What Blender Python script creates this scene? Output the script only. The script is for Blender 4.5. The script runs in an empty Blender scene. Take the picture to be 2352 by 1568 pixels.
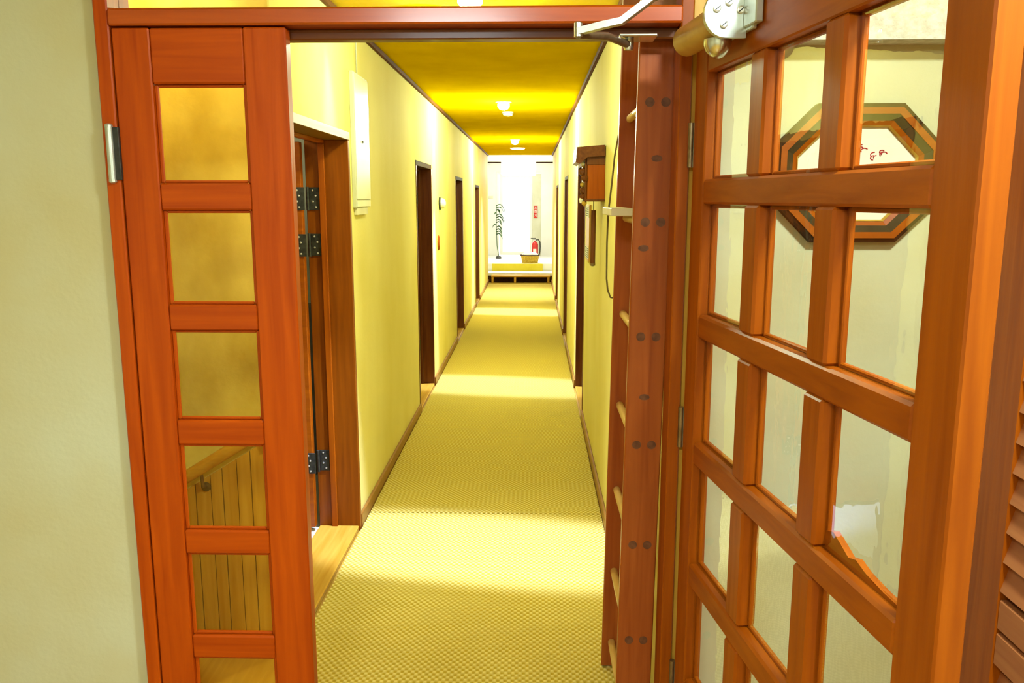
import bpy, bmesh, math, random
import numpy as np
from mathutils import Vector, Matrix
random.seed(7)
S = 1.12            # design units -> metres
scn = bpy.context.scene
col = scn.collection

# ------------------------------------------------------------------ camera
F_PX = 1900.0
TH = math.atan(329 / F_PX); PS = math.atan(48 * math.cos(TH) / F_PX)
fw = Vector((-math.sin(PS) * math.cos(TH), math.cos(PS) * math.cos(TH), -math.sin(TH)))
rt = Vector((math.cos(PS), math.sin(PS), 0)); up = rt.cross(fw)
cd = bpy.data.cameras.new('camera'); cam = bpy.data.objects.new('camera', cd); col.objects.link(cam)
cd.sensor_width = 36.0; cd.lens = F_PX / 2352 * 36; cd.clip_start = 0.05
cam.matrix_world = Matrix(((rt.x, up.x, -fw.x, 0), (rt.y, up.y, -fw.y, 0), (rt.z, up.z, -fw.z, 1.5 * S), (0, 0, 0, 1)))
scn.camera = cam

# ------------------------------------------------------------------ world, exposure, large lights
w = bpy.data.worlds.new('sky'); scn.world = w; w.use_nodes = True
bg = w.node_tree.nodes['Background']; bg.inputs[0].default_value = (0.95, 0.97, 1, 1); bg.inputs[1].default_value = 1.5
vs = scn.view_settings
vs.view_transform = 'Standard'; vs.look = 'None'; vs.exposure = 0.0; vs.gamma = 1.0; vs.use_curve_mapping = False

def area(name, loc, rot, sx, sy, energy, color, spread=180):
    l = bpy.data.lights.new(name, 'AREA'); l.shape = 'RECTANGLE'; l.size = sx * S; l.size_y = sy * S
    l.energy = energy; l.color = color; l.spread = math.radians(spread)
    o = bpy.data.objects.new(name, l); col.objects.link(o); o.location = Vector(loc) * S; o.rotation_euler = rot
    return o
# daylight outside the glazed entrance at the far end (faces the corridor)
area('daylight_entrance', (-.30, 18.6, 1.25), (math.radians(-90), 0, 0), 1.5, 2.2, 48, (1, .98, .93))
area('box_lamp_light', (-.28, 16.55, 2.06), (math.radians(-55), 0, 0), .6, .22, 70, (1, .98, .90))
# ceiling lamp of the foyer, behind and above the photographer
area('foyer_lamp_light', (-.42, -.75, 2.335), (0, 0, 0), .55, .55, 66, (.76, .92, 1.0))

area('foyer_side_fill_light', (.80, .75, 2.41), (0, 0, 0), .22, .22, 80, (.78, .93, .95))  # added fill light, brightens the wall behind the open glazed door

# ------------------------------------------------------------------ materials
def mat(name, base, rough=.5, c2=None, nscale=(4, 4, 4), detail=3, mixlo=.35, mixhi=.65, bump=0, bscale=None, coat=0, metal=0, spec=.22, dist=0):
    m = bpy.data.materials.new(name); m.use_nodes = True
    nt = m.node_tree; N = nt.nodes; L = nt.links; b = N['Principled BSDF']
    b.inputs['Base Color'].default_value = (*base, 1); b.inputs['Roughness'].default_value = rough
    b.inputs['Metallic'].default_value = metal; b.inputs['Coat Weight'].default_value = coat
    b.inputs['Specular IOR Level'].default_value = spec
    b.inputs['Coat Roughness'].default_value = .18
    tc = N.new('ShaderNodeTexCoord')
    if c2:
        mp = N.new('ShaderNodeMapping'); mp.inputs['Scale'].default_value = nscale
        nz = N.new('ShaderNodeTexNoise'); nz.inputs['Scale'].default_value = 1; nz.inputs['Detail'].default_value = detail
        nz.inputs['Distortion'].default_value = dist
        rp = N.new('ShaderNodeValToRGB'); rp.color_ramp.elements[0].position = mixlo; rp.color_ramp.elements[1].position = mixhi
        rp.color_ramp.elements[0].color = (*base, 1); rp.color_ramp.elements[1].color = (*c2, 1)
        L.new(tc.outputs['Object'], mp.inputs[0]); L.new(mp.outputs[0], nz.inputs[0]); L.new(nz.outputs[0], rp.inputs[0])
        L.new(rp.outputs[0], b.inputs['Base Color'])
    if bump:
        n2 = N.new('ShaderNodeTexNoise'); n2.inputs['Scale'].default_value = 1; n2.inputs['Detail'].default_value = 4
        mp2 = N.new('ShaderNodeMapping'); mp2.inputs['Scale'].default_value = bscale or nscale
        bp = N.new('ShaderNodeBump'); bp.inputs['Strength'].default_value = bump; bp.inputs['Distance'].default_value = .01
        L.new(tc.outputs['Object'], mp2.inputs[0]); L.new(mp2.outputs[0], n2.inputs[0]); L.new(n2.outputs[0], bp.inputs['Height'])
        L.new(bp.outputs[0], b.inputs['Normal'])
    return m

def wood(name, c1, c2, axis, rough=.42, coat=.05, bump=.08):
    sc = [38, 38, 38]; sc[axis] = 2.2
    return mat(name, c1, rough, c2, tuple(sc), 5, .3, .72, bump, tuple(sc), coat, spec=.18, dist=.6)
RED1, RED2 = (.48, .074, .001), (.34, .042, .0005)
ORA1, ORA2 = (.36, .080, .001), (.25, .047, .0005)
M = {}
for ax, nm in enumerate('xyz'):
    M['red_' + nm] = wood('red_wood_' + nm, RED1, RED2, ax)
    M['ora_' + nm] = wood('orange_brown_wood_' + nm, ORA1, ORA2, ax)
    M['dark_' + nm] = wood('dark_wood_' + nm, (.17, .052, .010), (.09, .022, .004), ax, .4, .2)
    M['pine_' + nm] = wood('golden_pine_' + nm, (.62, .36, .05), (.50, .25, .02), ax, .4, .2)
M['red_gloss'] = mat('polished_red_wood', RED1, .32, RED2, (2.2, 38, 38), 5, .3, .72, .02, (2.2, 38, 38), 1.0, spec=.4, dist=.6)
for ax, nm in enumerate('xyz'): M['jamb_' + nm] = wood('doorway_wood_' + nm, (.27, .066, .001), (.18, .040, .0005), ax)
M['head_wood'] = wood('golden_brown_wood', (.22, .115, .004), (.17, .08, .002), 1)
M['octo_x'] = wood('picture_frame_wood', (.36, .085, .001), (.27, .060, .001), 0)
M['rack'] = wood('rack_wood', (.40, .10, .016), (.28, .055, .008), 2, .38, .2)
M['plug'] = mat('rack_plug', (.12, .045, .02), .5, (.18, .07, .03), (60, 60, 60))
M['plaster_f'] = mat('foyer_plaster', (.57, .575, .385), .85, (.53, .48, .25), (1.6, 1.6, 1.6), 7, .38, .66, .10, (60, 60, 60))
M['plaster_c'] = mat('corridor_plaster', (.80, .71, .27), .75, (.72, .61, .17), (3, 1.4, .8), 6, .35, .7, .10, (50, 50, 50), spec=.03)
M['plaster_a'] = mat('blotchy_alcove_plaster', (.80, .68, .20), .8, (.50, .36, .06), (3.2, 3, 2.2), 5, .42, .68, .10, (50, 50, 50), spec=.03)  # darker ochre blotches scattered at random by noise
M['ceil_c'] = mat('corridor_ceiling', (.64, .425, .001), .9, (.57, .37, .0005), (3, 3, 3), 4, bump=.06, bscale=(80, 80, 80), spec=0)
M['stipple'] = mat('stippled_ceiling', (.74, .70, .56), .9, (.62, .58, .42), (40, 40, 40), 6, .4, .6, .6, (70, 70, 70))
M['white'] = mat('white_wall', (.80, .80, .74), .8, (.76, .76, .69), (3, 3, 3))
M['white_panel'] = mat('white_metal', (.80, .78, .66), .25, (.76, .74, .60), (5, 5, 5), coat=.3)
M['olive_panel'] = mat('olive_white', (.62, .62, .48), .6, (.56, .56, .40), (4, 4, 4))
M['floor'] = wood('floor_wood', (.60, .36, .06), (.48, .26, .03), 1, .35, .3)
M['steel'] = mat('satin_aluminium', (.62, .66, .60), .38, (.54, .58, .50), (30, 30, 30), metal=.75)
M['steel2'] = mat('steel', (.70, .72, .70), .25, (.6, .62, .6), (30, 30, 30), metal=1)
M['bronze'] = mat('bronze_metal', (.30, .22, .12), .4, (.2, .14, .07), (30, 30, 30), metal=.8)
M['tan_metal'] = mat('tan_painted_metal', (.52, .32, .08), .4, (.45, .26, .05), (20, 20, 20), coat=.2)
M['black'] = mat('black_iron', (.035, .035, .030), .45, (.06, .06, .05), (60, 60, 60), metal=.4)
M['screw'] = mat('screw_head', (.75, .72, .62), .35, (.6, .58, .5), (90, 90, 90), metal=.6)
M['cream'] = mat('cream_paint', (.72, .66, .42), .5, (.66, .60, .36), (9, 9, 9))
M['dowel'] = mat('dowel_wood', (.62, .40, .13), .4, (.52, .30, .07), (30, 4, 30), coat=.2)
M['paper'] = mat('cream_paper', (.82, .76, .60), .7, (.78, .72, .55), (8, 8, 8))
M['redink'] = mat('red_ink', (.45, .03, .03), .7, (.35, .02, .03), (40, 40, 40))
M['greybrown'] = mat('grey_brown_moulding', (.060, .045, .016), .7, (.04, .03, .010), (20, 20, 20), spec=.05)
M['gold'] = mat('gold_edge', (.55, .34, .05), .35, (.45, .26, .03), (30, 30, 30), metal=.3)
M['dkframe'] = mat('dark_moulding', (.035, .016, .006), .7, (.06, .025, .009), (30, 30, 30), spec=.06)
M['green'] = mat('leaf_green', (.012, .05, .012), .5, (.04, .11, .02), (14, 14, 14))
M['redpaint'] = mat('red_paint', (.55, .02, .015), .3, (.45, .015, .01), (9, 9, 9), coat=.4)
M['basket'] = mat('woven_basket', (.62, .44, .06), .7, (.45, .28, .03), (40, 40, 90), 2, .4, .6, .5, (60, 60, 140))
M['cloth'] = mat('white_cloth', (.85, .84, .80), .9, (.80, .79, .74), (9, 9, 9))
M['grey'] = mat('grey_paint', (.22, .22, .20), .6, (.18, .18, .16), (5, 5, 5))
M['sage'] = mat('sage_wall', (.58, .60, .46), .8, (.53, .55, .41), (4, 4, 4))
M['yellow_tile'] = mat('yellow_riser', (.72, .62, .05), .5, (.66, .55, .03), (6, 6, 6))
M['cord'] = mat('olive_cord', (.22, .18, .06), .6, (.16, .13, .04), (40, 40, 40))
M['crown'] = mat('crown_wood', (.15, .055, .012), .8, (.10, .035, .006), (30, 3, 30), spec=.05)
M['baseb'] = wood('baseboard_wood', (.30, .13, .02), (.22, .08, .01), 1, .4, .2)
M['louver'] = wood('louver_wood', (.42, .15, .045), (.33, .10, .03), 1, .5, .1)

def emis(name, colr, st):
    m = bpy.data.materials.new(name); m.use_nodes = True; b = m.node_tree.nodes['Principled BSDF']
    b.inputs['Base Color'].default_value = (.9, .88, .8, 1)
    b.inputs['Emission Color'].default_value = (*colr, 1); b.inputs['Emission Strength'].default_value = st
    return m
M['bulb'] = emis('lit_bulb', (1, .90, .62), 40)
M['litbox'] = emis('lit_diffuser', (1, .98, .92), 5)
M['litfoyer'] = emis('lit_foyer_diffuser', (.95, .97, .90), 16)

def glass(name, tint, rough=0.0, ior=1.75):
    m = bpy.data.materials.new(name); m.use_nodes = True; nt = m.node_tree; N = nt.nodes; L = nt.links
    N.remove(N['Principled BSDF']); out = N['Material Output']
    t = N.new('ShaderNodeBsdfTransparent'); t.inputs[0].default_value = (*tint, 1)
    g = N.new('ShaderNodeBsdfGlossy'); g.inputs['Roughness'].default_value = rough; g.inputs[0].default_value = (1, 1, 1, 1)
    f = N.new('ShaderNodeFresnel'); f.inputs[0].default_value = ior
    nz = N.new('ShaderNodeTexNoise'); nz.inputs['Scale'].default_value = 3.0
    bp = N.new('ShaderNodeBump'); bp.inputs['Strength'].default_value = .02; bp.inputs['Distance'].default_value = .02
    L.new(nz.outputs[0], bp.inputs['Height']); L.new(bp.outputs[0], g.inputs['Normal'])
    # reflect once, on the outer face only (both faces together counted by a higher index)
    ge = N.new('ShaderNodeNewGeometry'); iv = N.new('ShaderNodeMath'); iv.operation = 'SUBTRACT'; iv.inputs[0].default_value = 1
    L.new(ge.outputs['Backfacing'], iv.inputs[1]); mu = N.new('ShaderNodeMath'); mu.operation = 'MULTIPLY'
    L.new(f.outputs[0], mu.inputs[0]); L.new(iv.outputs[0], mu.inputs[1])
    mx = N.new('ShaderNodeMixShader'); L.new(mu.outputs[0], mx.inputs[0]); L.new(t.outputs[0], mx.inputs[1]); L.new(g.outputs[0], mx.inputs[2])
    L.new(mx.outputs[0], out.inputs[0]); return m
M['glass'] = glass('clear_glass', (.95, .95, .90))
M['glass_amber'] = glass('amber_tinted_glass', (.99, .93, .66), 0, 1.4)

# carpet: basket weave, light nubs over a golden ground
def carpet_mat(name, bump):
    m = bpy.data.materials.new(name); m.use_nodes = True; nt = m.node_tree; N = nt.nodes; L = nt.links; b = N['Principled BSDF']
    b.inputs['Roughness'].default_value = .95; b.inputs['Specular IOR Level'].default_value = 0
    tc = N.new('ShaderNodeTexCoord'); sp = N.new('ShaderNodeSeparateXYZ'); L.new(tc.outputs['Object'], sp.inputs[0])
    def sine(sock, pitch):
        a = N.new('ShaderNodeMath'); a.operation = 'MULTIPLY'; a.inputs[1].default_value = 2 * math.pi / (pitch * S); L.new(sock, a.inputs[0])
        c = N.new('ShaderNodeMath'); c.operation = 'SINE'; L.new(a.outputs[0], c.inputs[0]); return c.outputs[0]
    p = N.new('ShaderNodeMath'); p.operation = 'MULTIPLY'; L.new(sine(sp.outputs[0], .023), p.inputs[0]); L.new(sine(sp.outputs[1], .029), p.inputs[1])
    rp = N.new('ShaderNodeValToRGB'); mr = N.new('ShaderNodeMapRange'); mr.inputs[1].default_value = -1
    L.new(p.outputs[0], mr.inputs[0])
    rp.color_ramp.elements[0].position = .25; rp.color_ramp.elements[0].color = (.46, .325, .035, 1)
    rp.color_ramp.elements[1].position = .85; rp.color_ramp.elements[1].color = (.72, .595, .19, 1)
    nz = N.new('ShaderNodeTexNoise'); nz.inputs['Scale'].default_value = 90; L.new(tc.outputs['Object'], nz.inputs[0])
    mx = N.new('ShaderNodeMix'); mx.data_type = 'RGBA'; mx.blend_type = 'MULTIPLY'; mx.inputs[0].default_value = .35
    L.new(mr.outputs[0], rp.inputs[0]); L.new(rp.outputs[0], mx.inputs[6]); L.new(nz.outputs[1], mx.inputs[7]); 
    L.new(rp.outputs[0], b.inputs['Base Color'])
    if bump:
        bp = N.new('ShaderNodeBump'); bp.inputs['Strength'].default_value = bump; bp.inputs['Distance'].default_value = .004
        L.new(p.outputs[0], bp.inputs['Height']); L.new(bp.outputs[0], b.inputs['Normal'])
    return m
M['carpet_near'] = carpet_mat('woven_carpet_raised', 0)
M['carpet_far'] = carpet_mat('woven_carpet', .8)

# ------------------------------------------------------------------ mesh helpers (all coordinates in design units)
ORG = {}
class MB:
    def __init__(s): s.v = []; s.f = []
    def add(s, v, f):
        o = len(s.v); s.v += [tuple(p) for p in v]; s.f += [tuple(i + o for i in q) for q in f]; return s
    def box(s, x0, x1, y0, y1, z0, z1, tf=None, b=0):
        x0, x1 = sorted((x0, x1)); y0, y1 = sorted((y0, y1)); z0, z1 = sorted((z0, z1))
        b = min(b, (x1 - x0) * .45, (y1 - y0) * .45, (z1 - z0) * .45)
        if b > 0:
            v = []; idx = {}
            for ix, (xa, sx) in enumerate(((x0, 1), (x1, -1))):
                for iy, (ya, sy) in enumerate(((y0, 1), (y1, -1))):
                    for iz, (za, sz) in enumerate(((z0, 1), (z1, -1))):
                        for k in range(3):
                            p = [xa + sx * b, ya + sy * b, za + sz * b]
                            p[k] = (xa, ya, za)[k]; idx[ix, iy, iz, k] = len(v); v.append(p)
            f = []
            I = idx
            for k, ss in ((0, 0), (0, 1), (1, 0), (1, 1), (2, 0), (2, 1)):
                qs = []
                for a, c in ((0, 0), (1, 0), (1, 1), (0, 1)):
                    key = [0, 0, 0]; key[k] = ss; o = [j for j in range(3) if j != k]; key[o[0]] = a; key[o[1]] = c
                    qs.append(I[(*key, k)])
                f.append(qs)
            for k in range(3):                       # edge bevels, edges parallel to axis k
                o = [j for j in range(3) if j != k]
                for a in (0, 1):
                    for c in (0, 1):
                        q = []
                        for e, kk in ((0, o[0]), (1, o[0]), (1, o[1]), (0, o[1])):
                            key = [0, 0, 0]; key[k] = e; key[o[0]] = a; key[o[1]] = c; q.append(I[(*key, kk)])
                        f.append(q)
            for a in (0, 1):
                for c in (0, 1):
                    for e in (0, 1): f.append([I[a, c, e, k] for k in range(3)])
        else:
            v = [(x, y, z) for x in (x0, x1) for y in (y0, y1) for z in (z0, z1)]
            f = [(0, 1, 3, 2), (4, 6, 7, 5), (0, 4, 5, 1), (2, 3, 7, 6), (0, 2, 6, 4), (1, 5, 7, 3)]
        if tf: v = [tf(*p) for p in v]
        return s.add(v, f)
    def tube(s, pts, r, n=10, cap=True):
        pts = [Vector(p) for p in pts]; rs = r if isinstance(r, (list, tuple)) else [r] * len(pts)
        d0 = (pts[1] - pts[0]).normalized()
        u = d0.cross(Vector((0, 0, 1)));  u = u if u.length > .05 else d0.cross(Vector((1, 0, 0))); u.normalize()
        v = []; 
        for i, p in enumerate(pts):
            d = (pts[min(i + 1, len(pts) - 1)] - pts[max(i - 1, 0)]).normalized()
            u = (u - d * u.dot(d)).normalized(); w_ = d.cross(u)
            for k in range(n):
                a = 2 * math.pi * k / n; v.append(p + (u * math.cos(a) + w_ * math.sin(a)) * rs[i])
        f = [(i * n + k, i * n + (k + 1) % n, (i + 1) * n + (k + 1) % n, (i + 1) * n + k) for i in range(len(pts) - 1) for k in range(n)]
        if cap: f += [tuple(range(n))[::-1], tuple((len(pts) - 1) * n + k for k in range(n))]
        return s.add(v, f)
    def lathe(s, c, prof, n=20, axis=(0, 0, 1), sx=1):
        c = Vector(c); a = Vector(axis).normalized()
        u = a.cross(Vector((0, 0, 1))); u = u if u.length > .05 else Vector((1, 0, 0)); u.normalize(); w_ = a.cross(u)
        v = []
        for r, h in prof:
            for k in range(n):
                t = 2 * math.pi * k / n; v.append(c + a * h + (u * math.cos(t) * sx + w_ * math.sin(t)) * r)
        f = [(i * n + k, i * n + (k + 1) % n, (i + 1) * n + (k + 1) % n, (i + 1) * n + k) for i in range(len(prof) - 1) for k in range(n)]
        f += [tuple(range(n))[::-1], tuple((len(prof) - 1) * n + k for k in range(n))]
        return s.add(v, f)
    def prism(s, poly, tf0, tf1):
        """poly: 2D points; tf0/tf1 map them to the two ends"""
        n = len(poly); v = [tf0(*p) for p in poly] + [tf1(*p) for p in poly]
        f = [tuple(range(n))[::-1], tuple(range(n, 2 * n))] + [(i, (i + 1) % n, n + (i + 1) % n, n + i) for i in range(n)]
        return s.add(v, f)
    def build(s, name, material, parent=None, smooth=False, label=None):
        v = np.array([tuple(p) for p in s.v], dtype=float)
        if parent is None:
            o = np.array([(v[:, 0].min() + v[:, 0].max()) / 2, (v[:, 1].min() + v[:, 1].max()) / 2, v[:, 2].min()])
        else: o = np.array(ORG[parent.name])
        me = bpy.data.meshes.new(name)
        me.from_pydata([tuple(p) for p in (v - o) * S], [], s.f)
        bm = bmesh.new(); bm.from_mesh(me); bmesh.ops.recalc_face_normals(bm, faces=bm.faces); bm.to_mesh(me); bm.free()
        me.materials.append(M[material] if isinstance(material, str) else material)
        if smooth:
            me.polygons.foreach_set('use_smooth', [True] * len(me.polygons))
            me.set_sharp_from_angle(angle=math.radians(40))
        ob = bpy.data.objects.new(name, me); col.objects.link(ob)
        if parent is None: ob.location = o * S
        else: ob.parent = parent
        ORG[ob.name] = tuple(o)
        if label: ob['label'] = label
        return ob

def tag(o, label, cat, group=None, kind=None):
    o['label'] = label; o['category'] = cat
    if group: o['group'] = group
    if kind: o['kind'] = kind
    return o
def thing(name, loc, label, cat, group=None, kind=None):
    o = bpy.data.objects.new(name, None); col.objects.link(o); o.location = Vector(loc) * S; o.empty_display_size = .05
    ORG[o.name] = tuple(loc); return tag(o, label, cat, group, kind)
def B(name, m, parent, *box, tf=None, b=.002, label=None):
    return MB().box(*box, tf=tf, b=b).build(name, m, parent, label=label)
def struct(name, m, label, cat, *boxes):
    mb = MB()
    for bx in boxes: mb.box(*bx)
    return tag(mb.build(name, m), label, cat, kind='structure')
def spotlamp(name, loc, energy, color, scale, size, blend, rot=(0, 0, 0), radius=.04):
    l = bpy.data.lights.new(name, 'SPOT'); l.energy = energy; l.color = color; l.spot_size = math.radians(size); l.spot_blend = blend
    l.shadow_soft_size = radius
    o = bpy.data.objects.new(name, l); col.objects.link(o); o.location = Vector(loc) * S; o.rotation_euler = rot; o.scale = scale; return o
def point(name, loc, energy, color, radius=.05):
    l = bpy.data.lights.new(name, 'POINT'); l.energy = energy; l.color = color; l.shadow_soft_size = radius
    o = bpy.data.objects.new(name, l); col.objects.link(o); o.location = Vector(loc) * S; return o

# ------------------------------------------------------------------ setting
XL, XR, H, YE, D = -.80, .350, 2.25, 14.9, 1.95
WT = .18
struct('floor', 'floor', 'wooden floor under the foyer and the corridor', 'floor', (-2.4, 1.6, -1.9, YE + .2, -.14, -.014))
struct('ceiling', 'ceil_c', 'yellow painted ceiling of the long corridor', 'ceiling', (-1.5, XR + .3, 2.02, YE + .05, H, H + .1))
struct('ceiling_foyer', 'stipple', 'pale stippled ceiling above the foyer', 'ceiling', (-2.4, 1.2, -1.9, 1.96, 2.46, 2.56))
struct('wall_back', 'plaster_f', 'cream foyer wall behind the photographer', 'wall', (-2.4, 1.2, -1.9, -1.8, -.014, 2.46))
struct('wall_foyer_left', 'plaster_f', 'cream foyer side wall on the left', 'wall', (-2.4, -2.3, -1.8, 1.97, -.014, 2.46))
struct('wall_foyer_right', 'plaster_f', 'cream foyer side wall with the louvered closet', 'wall',
       (1.05, 1.2, -1.8, .80, -.014, 2.46), (1.05, 1.2, 1.93, 2.10, -.014, 2.46), (1.05, 1.2, .80, 1.93, 2.0, 2.46), (1.16, 1.2, .80, 1.93, -.014, 2.0))
struct('wall_front_left', 'plaster_f', 'mottled cream plaster wall left of the wooden door frame', 'wall', (-2.4, -.999, 1.975, 2.07, -.014, 2.46))
wfr = struct('wall_front_right', 'plaster_f', 'cream wall behind the open glazed door, carrying the octagonal picture', 'wall', (.392, 1.05, 2.0, 2.09, -.014, 2.46))
struct('wall_front_top', 'plaster_f', 'strip of plaster wall above the transom', 'wall', (-.999, .392, 1.98, 2.07, 2.30, 2.46))
struct('trim_soffit', 'stipple', 'stippled pale soffit along the top of the wall with the picture', 'soffit', (.46, 1.05, 1.93, 2.0, 1.845, 2.46))

# door openings: (near y, far y, head z)
LD = [(2.74, 3.60, 1.745), (5.76, 6.58, 1.722), (8.70, 9.50, 1.69), (11.62, 12.38, 1.65)]
RD = [(5.62, 6.50, 1.722), (8.40, 9.16, 1.69), (11.55, 12.35, 1.65)]
def wall_with_doors(name, x0, x1, y0, y1, doors, label):
    mb = MB(); y = y0
    for a, b_, hz in doors:
        mb.box(x0, x1, y, a - .03, -.014, H); mb.box(x0, x1, a - .03, b_ + .03, hz + .035, H); y = b_ + .03
    mb.box(x0, x1, y, y1, -.014, H)
    return tag(mb.build(name, 'plaster_c'), label, 'wall', kind='structure')
wall_with_doors('wall_left', XL - WT, XL, 2.62, YE, LD, 'yellow plaster corridor wall on the left with four doorways')
wall_with_doors('wall_right', XR, XR + WT, 2.06, YE, RD, 'yellow plaster corridor wall on the right with three doorways')
# alcove behind the narrow leaf
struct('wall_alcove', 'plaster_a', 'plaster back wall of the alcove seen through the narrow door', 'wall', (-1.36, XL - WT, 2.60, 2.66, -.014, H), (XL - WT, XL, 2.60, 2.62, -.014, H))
struct('wall_alcove_side', 'plaster_c', 'side wall of the alcove behind the narrow door', 'wall', (-1.42, -1.36, 2.07, 2.66, -.014, H))
# little room behind the first doorway
struct('wall_side_room', 'sage', 'pale sage wall of the room behind the first left doorway', 'wall',
       (-2.4, XL - WT, 4.35, 4.43, .95, H), (-2.48, -2.4, 2.66, 4.43, -.014, H), (-2.4, -1.42, 2.60, 2.66, -.014, H))
struct('wall_side_room_dado', 'grey', 'dark grey lower wall inside the room behind the first left doorway', 'wall', (-2.4, XL - WT, 4.35, 4.43, -.014, .95))
struct('ceiling_side_room', 'white', 'white ceiling of the small side room', 'ceiling', (-2.48, XL - WT, 2.60, 4.43, H, H + .1))
struct('floor_side_room', 'white', 'pale floor of the room behind the first left doorway', 'floor', (-2.4, XL - WT, 2.66, 4.35, -.014, -.002))

# carpets: the nearest one is real weave
def carpet_near(y0, y1):
    x0, x1 = XL + .016, XR - .016
    nx, ny = int((x1 - x0) / .0056), int((y1 - y0) / .0040)
    xs = np.linspace(x0, x1, nx + 1); ys = np.linspace(y0, y1, ny + 1)
    X, Y = np.meshgrid(xs, ys); o = np.array([(x0 + x1) / 2, (y0 + y1) / 2, -.014])
    Z = -.0035 + .0035 * np.sin(2 * np.pi * (X - o[0]) / .023) * np.sin(2 * np.pi * (Y - o[1]) / .029)
    v = np.stack([X - o[0], Y - o[1], Z - o[2]], -1).reshape(-1, 3) * S
    i = (np.arange(ny)[:, None] * (nx + 1) + np.arange(nx)[None, :]).ravel()
    q = np.stack([i, i + 1, i + nx + 2, i + nx + 1], 1)
    me = bpy.data.meshes.new('carpet'); me.vertices.add(len(v)); me.vertices.foreach_set('co', v.ravel())
    me.loops.add(q.size); me.loops.foreach_set('vertex_index', q.ravel().astype(np.int32))
    me.polygons.add(len(q)); me.polygons.foreach_set('loop_start', np.arange(0, q.size, 4, dtype=np.int32))
    me.update(calc_edges=True); me.polygons.foreach_set('use_smooth', [True] * len(q)); me.materials.append(M['carpet_near'])
    ob = bpy.data.objects.new('carpet', me); col.objects.link(ob); ob.location = o * S
    return ob
tag(carpet_near(1.99, 3.80), 'golden woven carpet length nearest the doorway', 'carpet', 'woven carpet lengths along the corridor')
for i, (a, b_) in enumerate(((3.803, 7.50), (7.503, 11.25), (11.253, YE))):
    c = MB().box(XL + .016, XR - .016, a, b_, -.014, -.001, b=.002).build('carpet', 'carpet_far')
    tag(c, ['golden woven carpet length second from the doorway', 'golden woven carpet length third from the doorway',
            'pale lit woven carpet length before the low step bench'][i], 'carpet', 'woven carpet lengths along the corridor')

# baseboards
def baseboards(name, x0, x1, y0, y1, doors, side):
    y = y0; segs = []
    for a, b_, _ in doors:
        segs.append((y, a - .032)); y = b_ + .032
    segs.append((y, y1))
    for k, (a, b_) in enumerate(segs):
        if b_ - a < .02: continue
        o = B(name, 'baseb', None, x0, x1, a, b_, -.012, .055, b=.003)
        tag(o, f'brown wooden baseboard on the {side} wall, ' + ('before the first doorway' if k == 0 else 'beyond doorway number ' + ('one', 'two', 'three', 'four')[k - 1]), 'baseboard', kind='structure')
baseboards('baseboard_left', XL, XL + .014, 2.63, YE, LD, 'left')
baseboards('baseboard_right', XR - .014, XR, 2.07, YE, RD, 'right')
# crown strips
tag(B('trim_1', 'crown', None, XL, XL + .022, 2.63, YE, H - .022, H, b=.004), 'thin brown strip where the left wall meets the ceiling', 'trim', kind='structure')
tag(B('trim_2', 'crown', None, XR - .022, XR, 2.07, YE, H - .022, H, b=.004), 'thin brown strip where the right wall meets the ceiling', 'trim', kind='structure')

# ------------------------------------------------------------------ door frame of the foyer
fr = thing('door_frame', (-.30, D, -.014), 'reddish brown wooden door frame with a glazed transom', 'door frame', kind='structure')
B('jamb', 'red_z', fr, -1.000, -.966, D, 2.06, -.014, 2.30, b=.003)
B('jamb', 'ora_z', fr, .333, .362, D + .02, 2.058, -.014, 2.30, b=.003)
B('jamb', 'pine_z', fr, .362, .392, D + .035, 2.058, -.014, 2.30, b=.003)
B('transom_bar', 'red_gloss', fr, -.966, .333, D - .004, 2.058, 1.886, 1.923, b=.004)
B('door_stop', 'dark_x', fr, -.966, .333, 2.000, 2.04, 1.862, 1.886, b=.003)
B('head', 'red_x', fr, -.966, .333, D, 2.06, 2.27, 2.30, b=.003)
B('pane', 'glass', fr, -.966, .333, 2.005, 2.010, 1.923, 2.27, b=0)
B('glazing_bead', 'ora_x', fr, -.966, .333, 1.985, 2.003, 1.923, 1.932, b=.002)
struct('wall_above_frame', 'plaster_c', 'narrow plaster strip above the frame on the corridor side', 'wall', (-1.36, XR, 2.061, 2.075, 2.30, H + .0) if H > 2.30 else (-1.36, XR, 2.075, 2.085, 2.24, 2.25))

# narrow glazed leaf
nd = thing('door_1', (-.762, D + .02, 0), 'narrow reddish brown door leaf with a column of six square panes', 'door', kind='structure')
y0, y1 = D + .004, D + .042
B('stile', 'red_z', nd, -.963, -.877, y0, y1, .012, 1.882, b=.003)
B('stile', 'red_z', nd, -.661, -.563, y0, y1, .012, 1.882, b=.003)
rails = [(1.759, 1.882)]
zt = 1.759
for k in range(6):
    zb = zt - .2245; rails.append((zb - .0625, zb) if k < 5 else (.012, zb))
    B('pane', 'glass_amber', nd, -.876, -.662, y0 + .020, y0 + .024, zb + .0005, zt - .0005, b=0)
    for xa, xb, za, zc in ((-.877, -.868, zb, zt), (-.670, -.661, zb, zt), (-.868, -.670, zb, zb + .007), (-.868, -.670, zt - .007, zt)):
        B('glazing_bead', 'red_z' if zc - za > .1 else 'red_x', nd, xa, xb, y0 + .012, y0 + .0195, za, zc, b=.002)
    zt = zb - .0625
for a, b_ in rails: B('rail', 'red_x', nd, -.877, -.661, y0 + .002, y1 - .002, a, b_, b=.004)
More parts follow.
